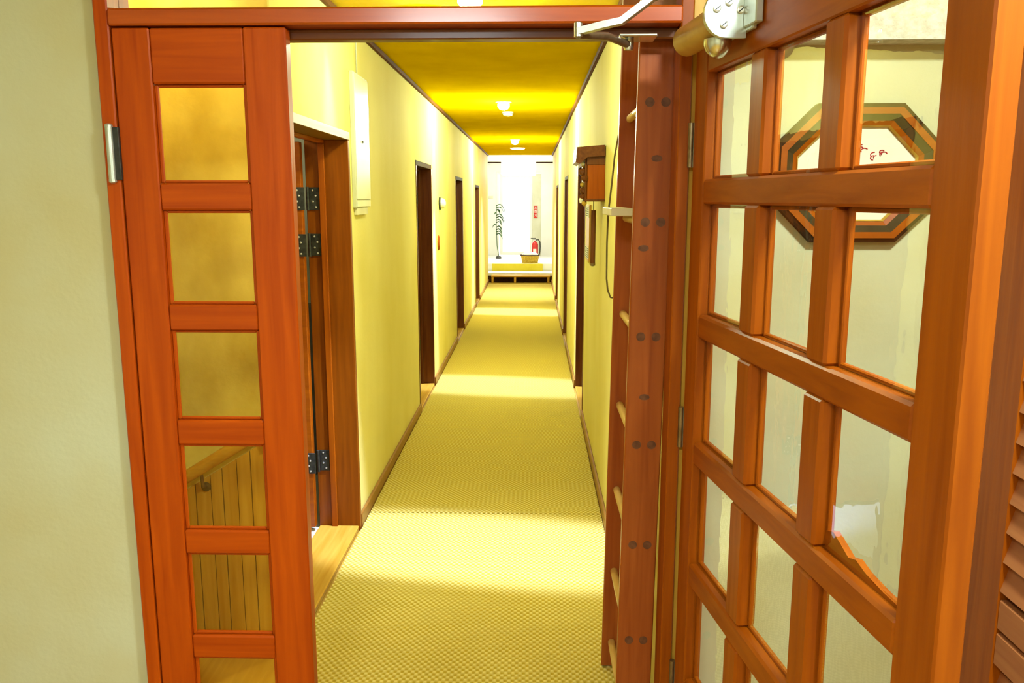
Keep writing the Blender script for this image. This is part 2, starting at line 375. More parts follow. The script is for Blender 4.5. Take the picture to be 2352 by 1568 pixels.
for z in (1.602, .14):
    h = MB().tube([(-.981, D - .005, z - .062), (-.981, D - .005, z + .062)], .0085, 12).build('hinge', 'steel', nd, True, 'grey steel butt hinge')
    MB().box(-.974, -.960, D - .006, D + .0035, z - .060, z + .060, b=.001).build('hinge_leaf', 'black', h)
    for e in (-1, 1): MB().lathe((-.981, D - .005, z + e * .062), [(.009, -.003), (.009, .003), (.004, .006)] if e > 0 else [(.004, -.006), (.009, -.003), (.009, .003)], 10).build('finial', 'steel', h)

# ------------------------------------------------------------------ open glazed door with closer
P0 = Vector((.368, 1.96, 0)); dd = Vector((.12, -.88, 0)).normalized(); dn = Vector((-dd.y, dd.x, 0))
def dtf(t, n, z): p = P0 + dd * t + dn * n; return (p.x, p.y, z)
fd = thing('door_2', dtf(0, .02, 0), 'open orange brown lattice door with eighteen glass panes', 'door', kind='structure')
TK = .040
def DB(name, m, t0, t1, n0, n1, z0, z1, b=.003, parent=None, label=None): return B(name, m, parent or fd, t0, t1, n0, n1, z0, z1, tf=dtf, b=b, label=label)
DB('stile', 'ora_z', 0, .076, 0, TK, .015, 1.905)
DB('stile', 'ora_z', .916, 1.005, 0, TK, .015, 1.905)
DB('rail', 'ora_y', .076, .916, .001, TK - .001, 1.770, 1.905)
DB('rail', 'ora_y', .076, .916, .001, TK - .001, .015, .150)
cols = [(.076, .318), (.385, .610), (.675, .916)]
rc = [1.514, 1.211, .909, .607, .305]
for z in rc: DB('rail', 'ora_y', .076, .916, .0005, TK - .0005, z - .027, z + .027, b=.005)
rows = []
zt = 1.770
for z in rc: rows.append((z + .027, zt)); zt = z - .027
rows.append((.150, zt))
for za, zb in rows:
    for t0, t1 in ((.318, .385), (.610, .675)): DB('muntin', 'ora_z', t0, t1, .0005, TK - .0005, za, zb, b=.005)
    for t0, t1 in cols:
        DB('pane', 'glass', t0, t1, .018, .022, za, zb, b=0)
        for a, b_, c, e in ((t0, t0 + .008, za, zb), (t1 - .008, t1, za, zb), (t0 + .008, t1 - .008, za, za + .008), (t0 + .008, t1 - .008, zb - .008, zb)):
            DB('glazing_bead', 'ora_z' if e - c > .1 else 'ora_y', a, b_, .023, .033, c, e, b=.002)
# wavy wooden strip shaped to imitate a reflection low in one pane
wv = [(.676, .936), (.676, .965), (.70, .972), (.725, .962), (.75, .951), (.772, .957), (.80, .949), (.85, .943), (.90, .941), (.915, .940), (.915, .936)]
MB().prism(wv, lambda t, z: dtf(t, .0222, z), lambda t, z: dtf(t, .0335, z)).build('reflection_strip', 'ora_y', fd, label='wavy brown strip imitating a reflection along a pane edge')
for z in (1.62, .95, .28):
    MB().tube([dtf(-.006, -.004, z - .05), dtf(-.006, -.004, z + .05)], .007, 10).build('hinge', 'bronze', fd, True)
# closer: body, caps, bracket, dome, arms
cl = thing('door_closer', dtf(.30, -.01, 1.86), 'silver and tan hydraulic door closer at the top of the open door', 'door closer')
zc = 1.846
DB('mounting_plate', 'steel', .085, .345, -.010, -.0005, zc - .036, zc + .040, b=.002, parent=cl)
MB().tube([dtf(.075, -.047, zc - .012), dtf(.302, -.047, zc - .012)], .032, 24).build('cylinder_body', 'tan_metal', cl, True, 'tan cylindrical body')
cap = MB()
poly = [(-.010, zc - .048), (-.010, zc + .038)] + [(-.050 - .042 * math.sin(a), zc - .005 + .043 * math.cos(a)) for a in np.linspace(0, math.pi, 15)]
cap.prism(poly, lambda n, z: dtf(.302, n, z), lambda n, z: dtf(.314, n, z))
capo = cap.build('end_cap', 'steel', cl, label='silver end cap with rounded side')
for n_, z_ in ((-.068, zc + .004), (-.045, zc + .016), (-.054, zc - .024), (-.022, zc + .002)):
    s_ = MB().lathe(dtf(.314, n_, z_), [(.0075, 0), (.0075, .003), (.005, .004)], 14, axis=dd).build('screw', 'screw', capo)
    MB().box(-.006, .006, -.0012, .0012, 0, .001, tf=lambda a, b_, c, n_=n_, z_=z_: dtf(.3181 + c, n_ + a * .75, z_ + a * .6 + b_)).build('slot', 'black', s_)
DB('bracket', 'steel', .314, .372, -.016, -.001, zc - .030, zc + .045, b=.002, parent=cl)
MB().lathe(dtf(.265, -.047, zc - .043), [(.027, 0), (.0265, -.010), (.022, -.022), (.012, -.032), (.004, -.035)], 20).build('adjuster_dome', 'steel2', cl, True, 'shiny grey dome below the body')
MB().lathe(dtf(.265, -.047, zc + .018), [(.012, 0), (.012, .045), (.016, .046), (.016, .060), (.008, .064)], 16).build('spindle', 'steel2', cl, True)
sp0 = Vector(dtf(.265, -.047, zc + .072))
elb = Vector((.090, 1.76, 1.832))
def armpts(f): return sp0.lerp(elb, f)
# flat bar arm swept along the bend
def flatbar(pts, wd, th):
    mb = MB(); pts = [Vector(p) for p in pts]; v = []
    for i, p in enumerate(pts):
        d = (pts[min(i + 1, len(pts) - 1)] - pts[max(i - 1, 0)]).normalized(); sd = d.cross(Vector((0, 0, 1))).normalized(); u = sd.cross(d)
        for a, c in ((-1, -1), (1, -1), (1, 1), (-1, 1)): v.append(p + sd * a * wd / 2 + u * c * th / 2)
    f = [(i * 4 + k, i * 4 + (k + 1) % 4, i * 4 + 4 + (k + 1) % 4, i * 4 + 4 + k) for i in range(len(pts) - 1) for k in range(4)]
    f += [(3, 2, 1, 0), tuple(len(v) - 4 + k for k in range(4))]
    return mb.add(v, f)
flatbar([sp0, armpts(.3) + Vector((0, 0, .010)), armpts(.46) + Vector((0, 0, .010)), armpts(.56) + Vector((0, 0, .000)), armpts(.68) + Vector((0, 0, -.012)), armpts(.82) + Vector((0, 0, -.006)), elb], .020, .013).build('main_arm', 'steel', cl, label='bent silver arm')
MB().lathe(elb, [(.009, -.010), (.009, .016), (.006, .019)], 14).build('elbow_pin', 'steel2', cl, True)
sh = Vector((.215, 1.965, 1.842))
MB().tube([elb + Vector((0, 0, -.006)), elb.lerp(sh, .55) + Vector((0, 0, .006)), sh], .0085, 10).build('fore_arm', 'bronze', cl, True, 'dark bronze link rod')
MB().lathe(sh, [(.010, -.012), (.012, -.004), (.012, .010), (.007, .020)], 14).build('link_joint', 'steel2', cl, True)
B('soffit_plate', 'steel2', cl, .19, .275, 1.925, 1.999, 1.853, 1.860, b=.002, label='bright plate under the transom bar')

# octagonal picture
oc = Vector((.752, 1.988, 1.556))
def octo(sx, sz, ch): return [(-sx + ch, -sz), (sx - ch, -sz), (sx, -sz + ch), (sx, sz - ch), (sx - ch, sz), (-sx + ch, sz), (-sx, sz - ch), (-sx, -sz + ch)]
op = thing('octagonal_picture', (oc.x, oc.y, oc.z - .158), 'octagonal picture in stepped brown moulding with red script, behind the glazed door', 'picture')
def ring(sx0, sz0, ch0, sx1, sz1, ch1, ya, yb, yw=1.999):
    a, b_ = octo(sx0, sz0, ch0), octo(sx1, sz1, ch1); v = []
    for (x, z), y in [(p, yw) for p in a] + [(p, ya) for p in a] + [(p, yb) for p in b_] + [(p, yw) for p in b_]: v.append((oc.x + x, y, oc.z + z))
    f = [(r * 8 + k, r * 8 + (k + 1) % 8, ((r + 1) % 4) * 8 + (k + 1) % 8, ((r + 1) % 4) * 8 + k) for r in range(4) for k in range(8)]
    return MB().add(v, f)
ring(.190, .158, .092, .180, .148, .088, 1.976, 1.968).build('outer_moulding', 'dkframe', op)
ring(.180, .148, .088, .166, .134, .082, 1.966, 1.966).build('moulding_band', 'octo_x', op)
ring(.166, .134, .082, .150, .119, .075, 1.968, 1.976).build('moulding_groove', 'greybrown', op)
ring(.150, .119, .075, .139, .109, .070, 1.976, 1.982).build('inner_moulding', 'octo_x', op)
ring(.139, .109, .070, .1355, .1055, .0685, 1.980, 1.984).build('gold_slip', 'gold', op)
pp = MB().prism(octo(.1355, .1055, .0685), lambda x, z: (oc.x + x, 1.990, oc.z + z), lambda x, z: (oc.x + x, 1.998, oc.z + z)).build('paper_field', 'paper', op)
def stroke(pts, r=.0016):
    return MB().tube([(oc.x + x, 1.9895, oc.z + z) for x, z in pts], r, 6)
for gx, gz in ((-.005, .058), (.012, .060), (.062, .048), (.040, .044)):
    for q in range(3):
        a = random.uniform(-.006, .006); b_ = random.uniform(-.008, .006); r1 = random.uniform(.004, .009)
        pts = [(gx + a + r1 * math.cos(t), gz + b_ + r1 * .7 * math.sin(t)) for t in np.linspace(random.uniform(0, 2), random.uniform(3.4, 5.5), 7)]
        stroke(pts, .0013).build('brush_stroke', 'redink', pp)

# louvered closet door on the foyer's right wall
lv = thing('door_10', (1.06, 1.36, 0), 'brown louvered closet door on the right foyer wall', 'door', kind='structure')
B('frame_post', 'dark_z', lv, 1.040, 1.055, 1.875, 1.93, -.01, 2.0, b=.002)
B('stile', 'ora_z', lv, 1.035, 1.065, 1.735, 1.868, 0, 1.99, b=.003)
B('stile', 'louver', lv, 1.035, 1.065, .81, .87, 0, 1.99, b=.003)
B('rail', 'louver', lv, 1.037, 1.063, .87, 1.735, 1.90, 1.99, b=.003)
B('rail', 'louver', lv, 1.037, 1.063, .87, 1.735, 0, .09, b=.003)
B('rail', 'louver', lv, 1.037, 1.063, .87, 1.735, .555, .625, b=.003)
B('rail', 'louver', lv, 1.037, 1.063, .87, 1.735, .470, .546, b=.003)
z = .10
while z < 1.86:
    if not (.395 < z < .635):
        MB().prism([(1.036, z), (1.044, z - .002), (1.066, z + .076), (1.058, z + .078)], lambda x, z_: (x, .87, z_), lambda x, z_: (x, 1.735, z_)).build('slat', 'louver', lv)
    z += .068

# ------------------------------------------------------------------ corridor doorways
def doorway(name, xw, sgn, y0, y1, hz, label, leaf=True, first=False):
    """xw: wall surface, sgn: direction into the wall"""
    d = thing(name, (xw + sgn * .06, (y0 + y1) / 2, 0), label, 'door', kind='structure')
    X = lambda k: xw + sgn * k
    wm = 'jamb' if first else 'dark'
    dep = .178
    for ya, yb in ((y0 - .03, y0), (y1, y1 + .03)): B('jamb', wm + '_z', d, X(-.010 if first else -.004), X(dep), ya, yb, -.012, hz, b=.002)
    B('head', ('head_wood' if first else 'dkframe'), d, X(-.012 if first else -.003), X(dep), y0 - .03, y1 + .03, hz, hz + .034, b=.001)
    st0, st1 = (.092, .118) if first else (.085, .105)
    B('door_stop', 'ora_z' if first else 'dark_z', d, X(st0), X(st1), y1 - .014, y1, 0, hz - .014, b=.002)
    B('door_stop', 'ora_z' if first else 'dark_z', d, X(st0), X(st1), y0, y0 + .014, 0, hz - .014, b=.002)
    B('door_stop', 'ora_y' if first else 'dark_y', d, X(st0), X(st1), y0, y1, hz - .014, hz, b=.002)
    B('threshold', 'pine_y', d, X(-.004), X(dep), y0, y1, -.012, .012, b=.004)
    if leaf:
        lf = B('door_leaf', 'dark_z', d, X(.106), X(.140), y0 + .003, y1 - .003, .014, hz - .003, b=.003)
        MB().lathe((X(.106), y0 + .06, .86), [(.008, 0), (.008, .03), (.022, .034), (.024, .048), (.016, .056)], 14, axis=(-sgn, 0, 0)).build('door_knob', 'bronze', lf, True)
        for z in (1.50, 1.30, .33):
            B('hinge', 'black', d, X(.101), X(.106), y1 - .020, y1 - .0145, z - .045, z + .045, b=.001)
    return d
nth = ('nearest', 'second', 'third', 'farthest')
d1 = doorway('door_3', XL, -1, *LD[0], 'open reddish wooden doorway with black hinges, nearest on the left corridor wall', False, True)
lf = B('door_leaf', 'ora_x', d1, -1.72, -.985, 3.552, 3.590, .02, 1.735, b=.003, label='bright orange wooden leaf swung into the room')
for z in (1.498, 1.300, .325):
    hg = MB().tube([(-.968, 3.584, z - .05), (-.968, 3.584, z + .05)], .0065, 10).build('hinge', 'black', d1, True, 'black iron hinge with light screws')
    MB().box(-.964, -.921, 3.5955, 3.5995, z - .048, z + .048, b=.001).build('hinge_leaf', 'black', hg)
    MB().box(-1.012, -.972, 3.548, 3.5515, z - .048, z + .048, b=.001).build('hinge_leaf', 'black', hg)
    for k in range(4):
        zz = z + .036 - k * .024
        MB().lathe((-.948 + .012 * (k % 2), 3.5954, zz), [(.0042, 0), (.0042, .0012), (.002, .002)], 8, axis=(0, -1, 0)).build('screw', 'screw', hg)
        MB().lathe((-1.003 + .008 * (k % 2), 3.5478, zz), [(.0042, 0), (.0042, .0012), (.002, .002)], 8, axis=(0, -1, 0)).build('screw', 'screw', hg)
for i in range(1, 4):
    doorway('door_%d' % (3 + i), XL, -1, *LD[i], 'dark brown wooden doorway, %s along the left corridor wall' % nth[i])
for i in range(3):
    doorway('door_%d' % (7 + i), XR, 1, *RD[i], 'dark brown wooden doorway on the right corridor wall, ' + ('just beyond the cuckoo clock', 'between the other two', 'closest to the bright entrance')[i])

# wainscot and stair rail in the alcove
ws = thing('plank_wainscot', (-1.08, 2.59, 0), 'golden vertical plank wainscot with sloping top behind the narrow door', 'wainscot')
def slope(x): return .52 + (x + 1.19) * .62
x = -1.345
k = 0
while x < -.81:
    wd = (.046, .052, .040, .050)[k % 4]; xb = min(x + wd - .003, -.802); yo = 2.586 + .002 * (k % 2)
    MB().prism([(x, 0), (xb, 0), (xb, slope(xb)), (x, slope(x))], lambda a, z_: (a, yo, z_), lambda a, z_: (a, 2.599, z_)).build('plank', 'pine_z', ws)
    x += wd; k += 1
hr = MB().tube([(-1.34, 2.552, slope(-1.34) + .045), (-.815, 2.552, slope(-.815) + .045)], .021, 14).build('handrail', 'pine_x', ws, True, 'round sloping wooden handrail')
for xb in (-1.28, -1.075, -.86):
    b1 = MB().tube([(xb, 2.590, slope(xb) - .03), (xb, 2.560, slope(xb) - .02), (xb, 2.552, slope(xb) + .03)], .006, 8).build('bracket', 'bronze', hr, True)
    MB().lathe((xb, 2.5855, slope(xb) - .03), [(.016, 0), (.016, .003), (.008, .005)], 12, axis=(0, -1, 0)).build('rosette', 'bronze', hr)

# ------------------------------------------------------------------ shoe rack with dowels (slight lean)
def rk(x, y, z): return (x + .012 * (z - .9), y, z)
sr = thing('shoe_rack', (.29, 2.28, 0), 'tall reddish wooden dowel rack against the right wall behind the open door', 'rack')
RX0, RX1, RY0, RY1 = .240, .333, 2.062, 2.50
pn = B('side_panel', 'rack', sr, RX0, RX1, RY0, RY0 + .020, 0, 2.06, tf=rk, b=.003)
B('side_panel', 'rack', sr, RX0, RX1, RY1 - .020, RY1, 0, 2.06, tf=rk, b=.003)
for z in (1.727, 1.442, 1.156, .874, .601, .330, .085):
    for xo in (RX0 + .030, RX0 + .068):
        p = rk(xo, 0, z)[0]
        MB().tube([(p, RY0 + .004, z), (p, RY1 - .004, z)], .0115, 12).build('dowel', 'dowel', sr, True)
        MB().lathe((p, RY0 - .0004, z), [(.0115, 0), (.0115, .003)], 14, axis=(0, 1, 0)).build('plug', 'plug', pn)
for kx, kz in ((.292, 1.595), (.268, 1.378), (.285, 1.000)):
    p = rk(kx, 0, kz)[0]
    MB().lathe((p, RY0 - .0002, kz), [(.008, 0), (.008, .002)], 12, axis=(0, 1, 0), sx=1.7).build('knot', 'plug', pn)
cb = B('wooden_block', 'cream', None, .205, .262, 2.20, 2.47, 1.4535, 1.474, b=.002)
tag(cb, 'cream painted board lying on the second row of rack dowels', 'board')
cw = MB().tube([(.345, 2.56, 1.74), (.300, 2.55, 1.735), (.258, 2.54, 1.71), (.244, 2.54, 1.622), (.236, 2.54, 1.532), (.228, 2.54, 1.455), (.226, 2.54, 1.363), (.227, 2.54, 1.257),
                (.231, 2.54, 1.222), (.240, 2.54, 1.199), (.261, 2.54, 1.195), (.300, 2.55, 1.20), (.345, 2.56, 1.205)], .0028, 6).build('hanging_cord', 'cord', None, True)
tag(cw, 'thin olive cord looping down beside the dowel rack', 'cord')

# ------------------------------------------------------------------ things on the corridor walls
ep = thing('electrical_panel', (XL + .01, 3.85, 1.46), 'white metal electrical panel box on the left wall', 'panel box')
bd = B('box_body', 'olive_panel', ep, XL, XL + .018, 3.705, 4.02, 1.458, 2.045, b=.002)
dr = B('panel_door', 'white_panel', ep, XL + .018, XL + .022, 3.712, 4.013, 1.495, 2.035, b=.001)
MB().lathe((XL + .022, 3.86, 1.752), [(.006, 0), (.006, .002), (.003, .004)], 10, axis=(1, 0, 0)).build('keyhole', 'black', dr)
B('lower_strip', 'white_panel', ep, XL + .018, XL + .021, 3.712, 4.013, 1.462, 1.490, b=.001)
B('bottom_conduit', 'cream', ep, XL, XL + .016, 3.73, 3.96, 1.425, 1.458, b=.002)
tag(MB().tube([(XL + .004, 3.86, 2.045), (XL + .004, 3.86, H - .023)], .003, 6).build('wall_conduit', 'olive_panel'), 'thin vertical cable from the panel box up to the ceiling', 'cable')
bl = thing('wall_bell', (XL, 7.15, 1.42), 'small white round bell on a dark plate on the left wall', 'bell')
MB().lathe((XL, 7.15, 1.456), [(.055, 0), (.055, .012), (.048, .016)], 20, axis=(1, 0, 0)).build('base_plate', 'black', bl, True)
MB().lathe((XL, 7.15, 1.456), [(.045, .016), (.042, .035), (.030, .05), (.012, .056)], 20, axis=(1, 0, 0)).build('dome', 'white_panel', bl, True)
pq = MB().lathe((XL, 7.0, 1.13), [(.062, 0), (.062, .010), (.052, .016)], 24, axis=(1, 0, 0), sx=.6).build('wall_plaque', 'ora_z', None, True)
tag(pq, 'small oval brown wooden plaque on the left wall below the bell', 'plaque')

# cuckoo clock on the right wall
ck = thing('cuckoo_clock', (.30, 4.2, 1.49), 'brown wooden cuckoo clock with carved front and roof on the right wall', 'clock')
CY0, CY1 = 4.10, 4.36
B('case', 'ora_z', ck, .262, XR, CY0, CY1, 1.492, 1.700, b=.003)
rf = MB().prism([(.205, 1.672), (.212, 1.742), (.345, 1.752), (.349, 1.70), (.262, 1.695), (.225, 1.662)], lambda a, z_: (a, CY0 - .025, z_), lambda a, z_: (a, CY1 + .025, z_)).build('roof', 'dark_y', ck)
B('eave_board', 'dark_z', rf, .255, .349, CY0 - .004, CY0, 1.660, 1.700, b=.001)
B('bottom_board', 'dark_z', ck, .250, XR, CY0 - .006, CY1 + .006, 1.484, 1.496, b=.002)
fp = B('front_plate', 'dark_z', ck, .252, .262, CY0 - .004, CY1 + .004, 1.480, 1.69, b=.002)
for i in range(7):
    zz = 1.475 + i * .030; r = .014 + .005 * (i % 3)
    MB().lathe((.250 - .006 * (i % 2), CY0 + .004 + .018 * ((i * 5) % 4), zz), [(r * .3, -r), (r, -r * .4), (r * .8, r * .4), (r * .2, r)], 8, axis=(-.7, -.5, .3)).build('carved_leaf', 'dark_z' if i % 3 else 'gold', fp)
MB().lathe((.243, CY0 + .02, 1.665), [(.009, -.009), (.012, 0), (.009, .009)], 10).build('bird', 'white_panel', fp)
MB().lathe((.237, CY0 + .02, 1.492), [(.008, -.016), (.013, 0), (.004, .016)], 10).build('pendulum_leaf', 'white_panel', fp)
wt = thing('notice_board', (.345, 5.18, 1.12), 'narrow yellow wooden board with two white printed labels on the right wall past the clock', 'board')
tb = B('board', 'pine_z', wt, .338, XR, 5.02, 5.34, 1.12, 1.46, b=.001)
for za in (1.385, 1.135):
    lb = B('label_card', 'cloth', wt, .335, .338, 5.03, 5.33, za, za + .070, b=0)
    for q in range(5): B('printed_line', 'greybrown', lb, .3344, .335, 5.05, 5.31 - .04 * (q % 2), za + .008 + q * .013, za + .0115 + q * .013, b=0)
wr = thing('clock_weight', (.31, 4.24, 1.16), 'dark brown tubular clock weight hanging on a cord below the clock', 'weight')
MB().tube([(.306, 4.24, 1.17), (.306, 4.24, 1.44)], .013, 12).build('tube', 'dark_z', wr, True)
MB().lathe((.306, 4.24, 1.158), [(.006, 0), (.014, .004), (.014, .014)], 12).build('end_cap', 'bronze', wr, True)
MB().tube([(.306, 4.24, 1.44), (.306, 4.24, 1.484)], .002, 6).build('cord', 'cord', wr)

al = thing('ceiling_lamp', (-1.10, 2.32, H), 'small added fill lamp on the alcove ceiling behind the narrow door', 'lamp')  # added lamp, put in to brighten the alcove
MB().lathe((-1.10, 2.32, H), [(.06, 0), (.06, -.01), (.05, -.014)], 20).build('collar', 'cream', al, True)
MB().lathe((-1.10, 2.32, H - .014), [(.045, 0), (.045, -.02), (.03, -.04), (.01, -.046)], 18).build('bulb', 'bulb', al, True)
point('alcove_fill_light', (-1.10, 2.32, H - .12), 5, (1, .85, .40), .05)
# corridor ceiling lamps
BAND = (.80, .20, 1); SPILL = (7.0, .45, 1)
def lamp(i, y, e_spot, e_pt, ty=0, label=''):
    t = thing('ceiling_lamp', (-.235, y, H), label, 'lamp', 'corridor ceiling lamps')
    MB().lathe((-.235, y, H), [(.062, 0), (.062, -.006), (.050, -.010)], 24).build('collar', 'cream', t, True)
    MB().lathe((-.235, y, H - .010), [(.040, 0), (.048, -.012), (.046, -.030), (.034, -.046), (.012, -.055)], 20).build('bulb', 'bulb', t, True)
    spotlamp('lamp_beam', (-.235, y, H - .075), e_spot, (.66, .84, 1.5), BAND, 90, .5, (math.radians(ty), 0, math.radians(-9)))
    spotlamp('lamp_spill', (-.235, y, H - .075), e_spot * .10, (.82, .98, .80), SPILL, 90, 1.0, (math.radians(ty), 0, math.radians(-9)))
    point('lamp_glow', (-.235, y, H - .10), e_pt, (.80, 1.0, .70), .05)
lamp(0, 3.22, 520, 38, 5, 'lit round ceiling lamp nearest the doorway, just above the transom bar')
lamp(1, 6.75, 480, 118, -5, 'lit round ceiling lamp in the middle of the corridor ceiling')
lamp(2, 11.0, 480, 118, 0, 'lit round ceiling lamp farthest along the corridor')
sd = thing('smoke_detector', (-.225, 7.55, H), 'small round smoke detector behind the middle ceiling lamp', 'smoke detector')
MB().lathe((-.225, 7.55, H), [(.050, 0), (.050, -.010), (.040, -.028), (.018, -.034)], 20).build('body', 'white_panel', sd, True)
MB().lathe((-.225, 7.55, H - .012), [(.051, 0), (.051, -.004)], 20).build('vent_ring', 'grey', sd)
tag(MB().lathe((-.235, 12.9, H), [(.11, 0), (.11, -.010), (.09, -.018)], 24).build('ceiling_disc', 'litbox', None, True), 'flat white ceiling disc with added glow beyond the farthest round lamp', 'lamp')  # the disc's glow is added, to go with the beam below
spotlamp('disc_fill_beam', (-.235, 13.1, H - .05), 620, (.95, 1, 1), (.9, .62, 1), 90, 1.0)  # added beam that brightens the far end of the carpet

# ------------------------------------------------------------------ entrance hall at the far end
EY = 17.8
struct('floor_entrance', 'white', 'white raised floor of the far entrance', 'floor', (-1.6, 1.0, 15.62, 18.58, -.14, .285))
struct('trim_step_tread', 'white', 'pale lower tread of the entrance step', 'step', (-1.6, 1.0, 15.12, 15.60, -.14, .150))
struct('trim_step_riser', 'yellow_tile', 'bright yellow step riser below the white entrance floor', 'step', (-.76, .19, 15.60, 15.62, .150, .285))
struct('trim_dark_base', 'dkframe', 'dark base board behind the low bench', 'trim', (-1.6, 1.0, 15.10, 15.12, -.014, .105))
struct('ceiling_entrance', 'white', 'white ceiling of the far entrance', 'ceiling', (-1.6, 1.0, YE + .05, 18.3, H + .001, H + .10))
struct('wall_entrance_left', 'white', 'white side wall at the left of the far entrance', 'wall', (-1.6, -1.5, YE, 18.3, -.014, H), (-1.5, XL - WT, YE, YE + .08, -.014, H))
struct('wall_entrance_right', 'white', 'white side wall at the right of the far entrance', 'wall', (.9, 1.0, YE, 18.3, -.014, H), (XR + WT, .9, YE, YE + .08, -.014, H))
OX0, OX1 = -.775, .172
struct('wall_end', 'white', 'white end wall around the bright glass door', 'wall', (-1.5, OX0, EY, EY + .1, .285, H), (OX1, .9, EY, EY + .1, .285, H), (OX0, OX1, EY, EY + .1, 2.045, H))
tag(B('trim_3', 'dkframe', None, -1.5, .9, EY - .02, EY, H - .022, H, b=.002), 'dark strip along the top of the end wall', 'trim', kind='structure')
gd = thing('window_1', (-.30, EY + .05, .285), 'bright glazed entrance door with white frame at the corridor end', 'glass door', kind='structure')
B('frame', 'white', gd, OX0, OX0 + .05, EY - .01, EY + .09, .286, 2.044, b=.003)
B('frame', 'white', gd, OX0 + .05, OX1, EY - .01, EY + .09, 2.0, 2.044, b=.003)
B('stile', 'white', gd, -.70, -.645, EY + .02, EY + .06, .30, 2.0, b=.003)
B('stile', 'white', gd, -.055, -.010, EY + .02, EY + .06, .30, 2.0, b=.003)
B('rail', 'white', gd, -.645, -.055, EY + .02, EY + .06, 1.93, 2.0, b=.003)
B('rail', 'white', gd, -.645, -.055, EY + .02, EY + .06, .30, .36, b=.003)
B('pane', 'glass', gd, -.645, -.055, EY + .036, EY + .042, .36, 1.93, b=0)
B('pane', 'glass', gd, OX0 + .05, -.70, EY + .036, EY + .042, .30, 2.0, b=0)
B('side_panel', 'olive_panel', gd, -.010, OX1, EY + .01, EY + .07, .286, 2.0, b=.003)
# red sign
sg = thing('extinguisher_sign', (.060, EY, 1.09), 'narrow vertical red sign with white characters on the right of the glass door', 'sign')
sy = EY - .002
B('plate', 'redpaint', sg, .022, .098, EY - .003, EY + .0095, 1.085, 1.340, b=.001)
def hangul(ch, x, z, size):
    cu = bpy.data.curves.new('glyph', 'FONT'); cu.body = ch; cu.size = size; cu.align_x = 'CENTER'; cu.extrude = .0005
    ob = bpy.data.objects.new('tmp', cu); col.objects.link(ob)
    bpy.context.view_layer.update()
    me = bpy.data.meshes.new_from_object(ob.evaluated_get(bpy.context.evaluated_depsgraph_get()))
    v = [(x + p.co.x, EY - .0045 + .001 * (p.co.z > 0), z + p.co.y) for p in me.vertices]; f = [tuple(p.vertices) for p in me.polygons]
    bpy.data.objects.remove(ob); bpy.data.meshes.remove(me)
    if v: MB().add(v, f).build('character', 'cloth', sg)
for i, ch in enumerate('\uc18c\ud654\uae30'): hangul(ch, .060, 1.268 - i * .078, .072)
# bench
bn = thing('step_bench', (-.22, 14.92, -.001), 'low wooden step bench with pale top in front of the entrance step', 'bench')
B('top', 'pine_x', bn, -.745, .315, 14.80, 15.08, .108, .135, b=.004)
for lx in (-.72, -.315, .285):
    for ly in (14.82, 15.03): B('leg', 'pine_z', bn, lx - .018, lx + .018, ly, ly + .03, 0, .108, b=.002)
B('stretcher', 'dark_x', bn, -.70, .27, 15.05, 15.07, .075, .105, b=.002)
# basket with white cloth
bk = thing('storage_basket', (-.05, 15.85, .285), 'yellow woven basket with white cloth on the entrance floor', 'basket')
n = 24
def rect_ring(sx, sy_, z, r=.25):
    out = []
    for k in range(n):
        a = 2 * math.pi * k / n; c, s_ = math.cos(a), math.sin(a); q = (abs(c) ** 4 + abs(s_) ** 4) ** -.25
        out.append((-.05 + sx * c * q * .5, 15.83 + sy_ * s_ * q * .5, z))
    return out
mb = MB(); rg = [rect_ring(.30, .20, .286), rect_ring(.35, .25, .43), rect_ring(.335, .235, .43), rect_ring(.285, .185, .296)]
mb.add([p for r in rg for p in r], [(i * n + k, i * n + (k + 1) % n, (i + 1) * n + (k + 1) % n, (i + 1) * n + k) for i in range(3) for k in range(n)] + [tuple(range(n))[::-1], tuple(3 * n + k for k in range(n))])
mb.build('body', 'basket', bk)
rr = rect_ring(.352, .252, .432); MB().tube(rr + [rr[0]], .010, 8, False).build('rim', 'dkframe', bk, True)
cm = MB(); cl_r = [rect_ring(.33, .23, .40), rect_ring(.31, .21, .445), rect_ring(.20, .13, .475), rect_ring(.06, .04, .482)]
cl_r = [[(x_, y_, z_ + .010 * math.sin(k * 1.7 + i)) if i else (x_, y_, z_) for k, (x_, y_, z_) in enumerate(r)] for i, r in enumerate(cl_r)]
cm.add([p for r in cl_r for p in r], [(i * n + k, i * n + (k + 1) % n, (i + 1) * n + (k + 1) % n, (i + 1) * n + k) for i in range(3) for k in range(n)] + [tuple(3 * n + k for k in range(n)), tuple(range(n))[::-1]]).build('cloth', 'cloth', bk, True)
# fire extinguisher
fx, fy = .045, 17.35
fe = thing('fire_extinguisher', (fx, fy, .285), 'small red fire extinguisher with black hose beside the glass door', 'fire extinguisher')
MB().lathe((fx, fy, .286), [(.066, 0), (.070, .01), (.070, .26), (.055, .30), (.025, .325), (.022, .345)], 20).build('cylinder', 'redpaint', fe, True)
MB().lathe((fx, fy, .63), [(.020, 0), (.024, .005), (.024, .025), (.012, .030)], 12).build('valve', 'steel2', fe, True)
B('handle', 'black', fe, fx - .085, fx + .02, fy - .012, fy + .012, .668, .684, b=.003)
B('lever', 'black', fe, fx - .07, fx + .015, fy - .010, fy + .010, .648, .658, tf=lambda a, b_, c: (a, b_, c + (fx - a) * .25), b=.002)
MB().tube([(fx + .02, fy, .645), (fx + .075, fy, .65), (fx + .105, fy, .60), (fx + .110, fy, .50), (fx + .105, fy, .40), (fx + .095, fy, .34)], .012, 8).build('hose', 'black', fe, True)
B('label', 'paper', fe, fx - .035, fx + .03, fy - .074, fy - .0695, .36, .46, b=0)
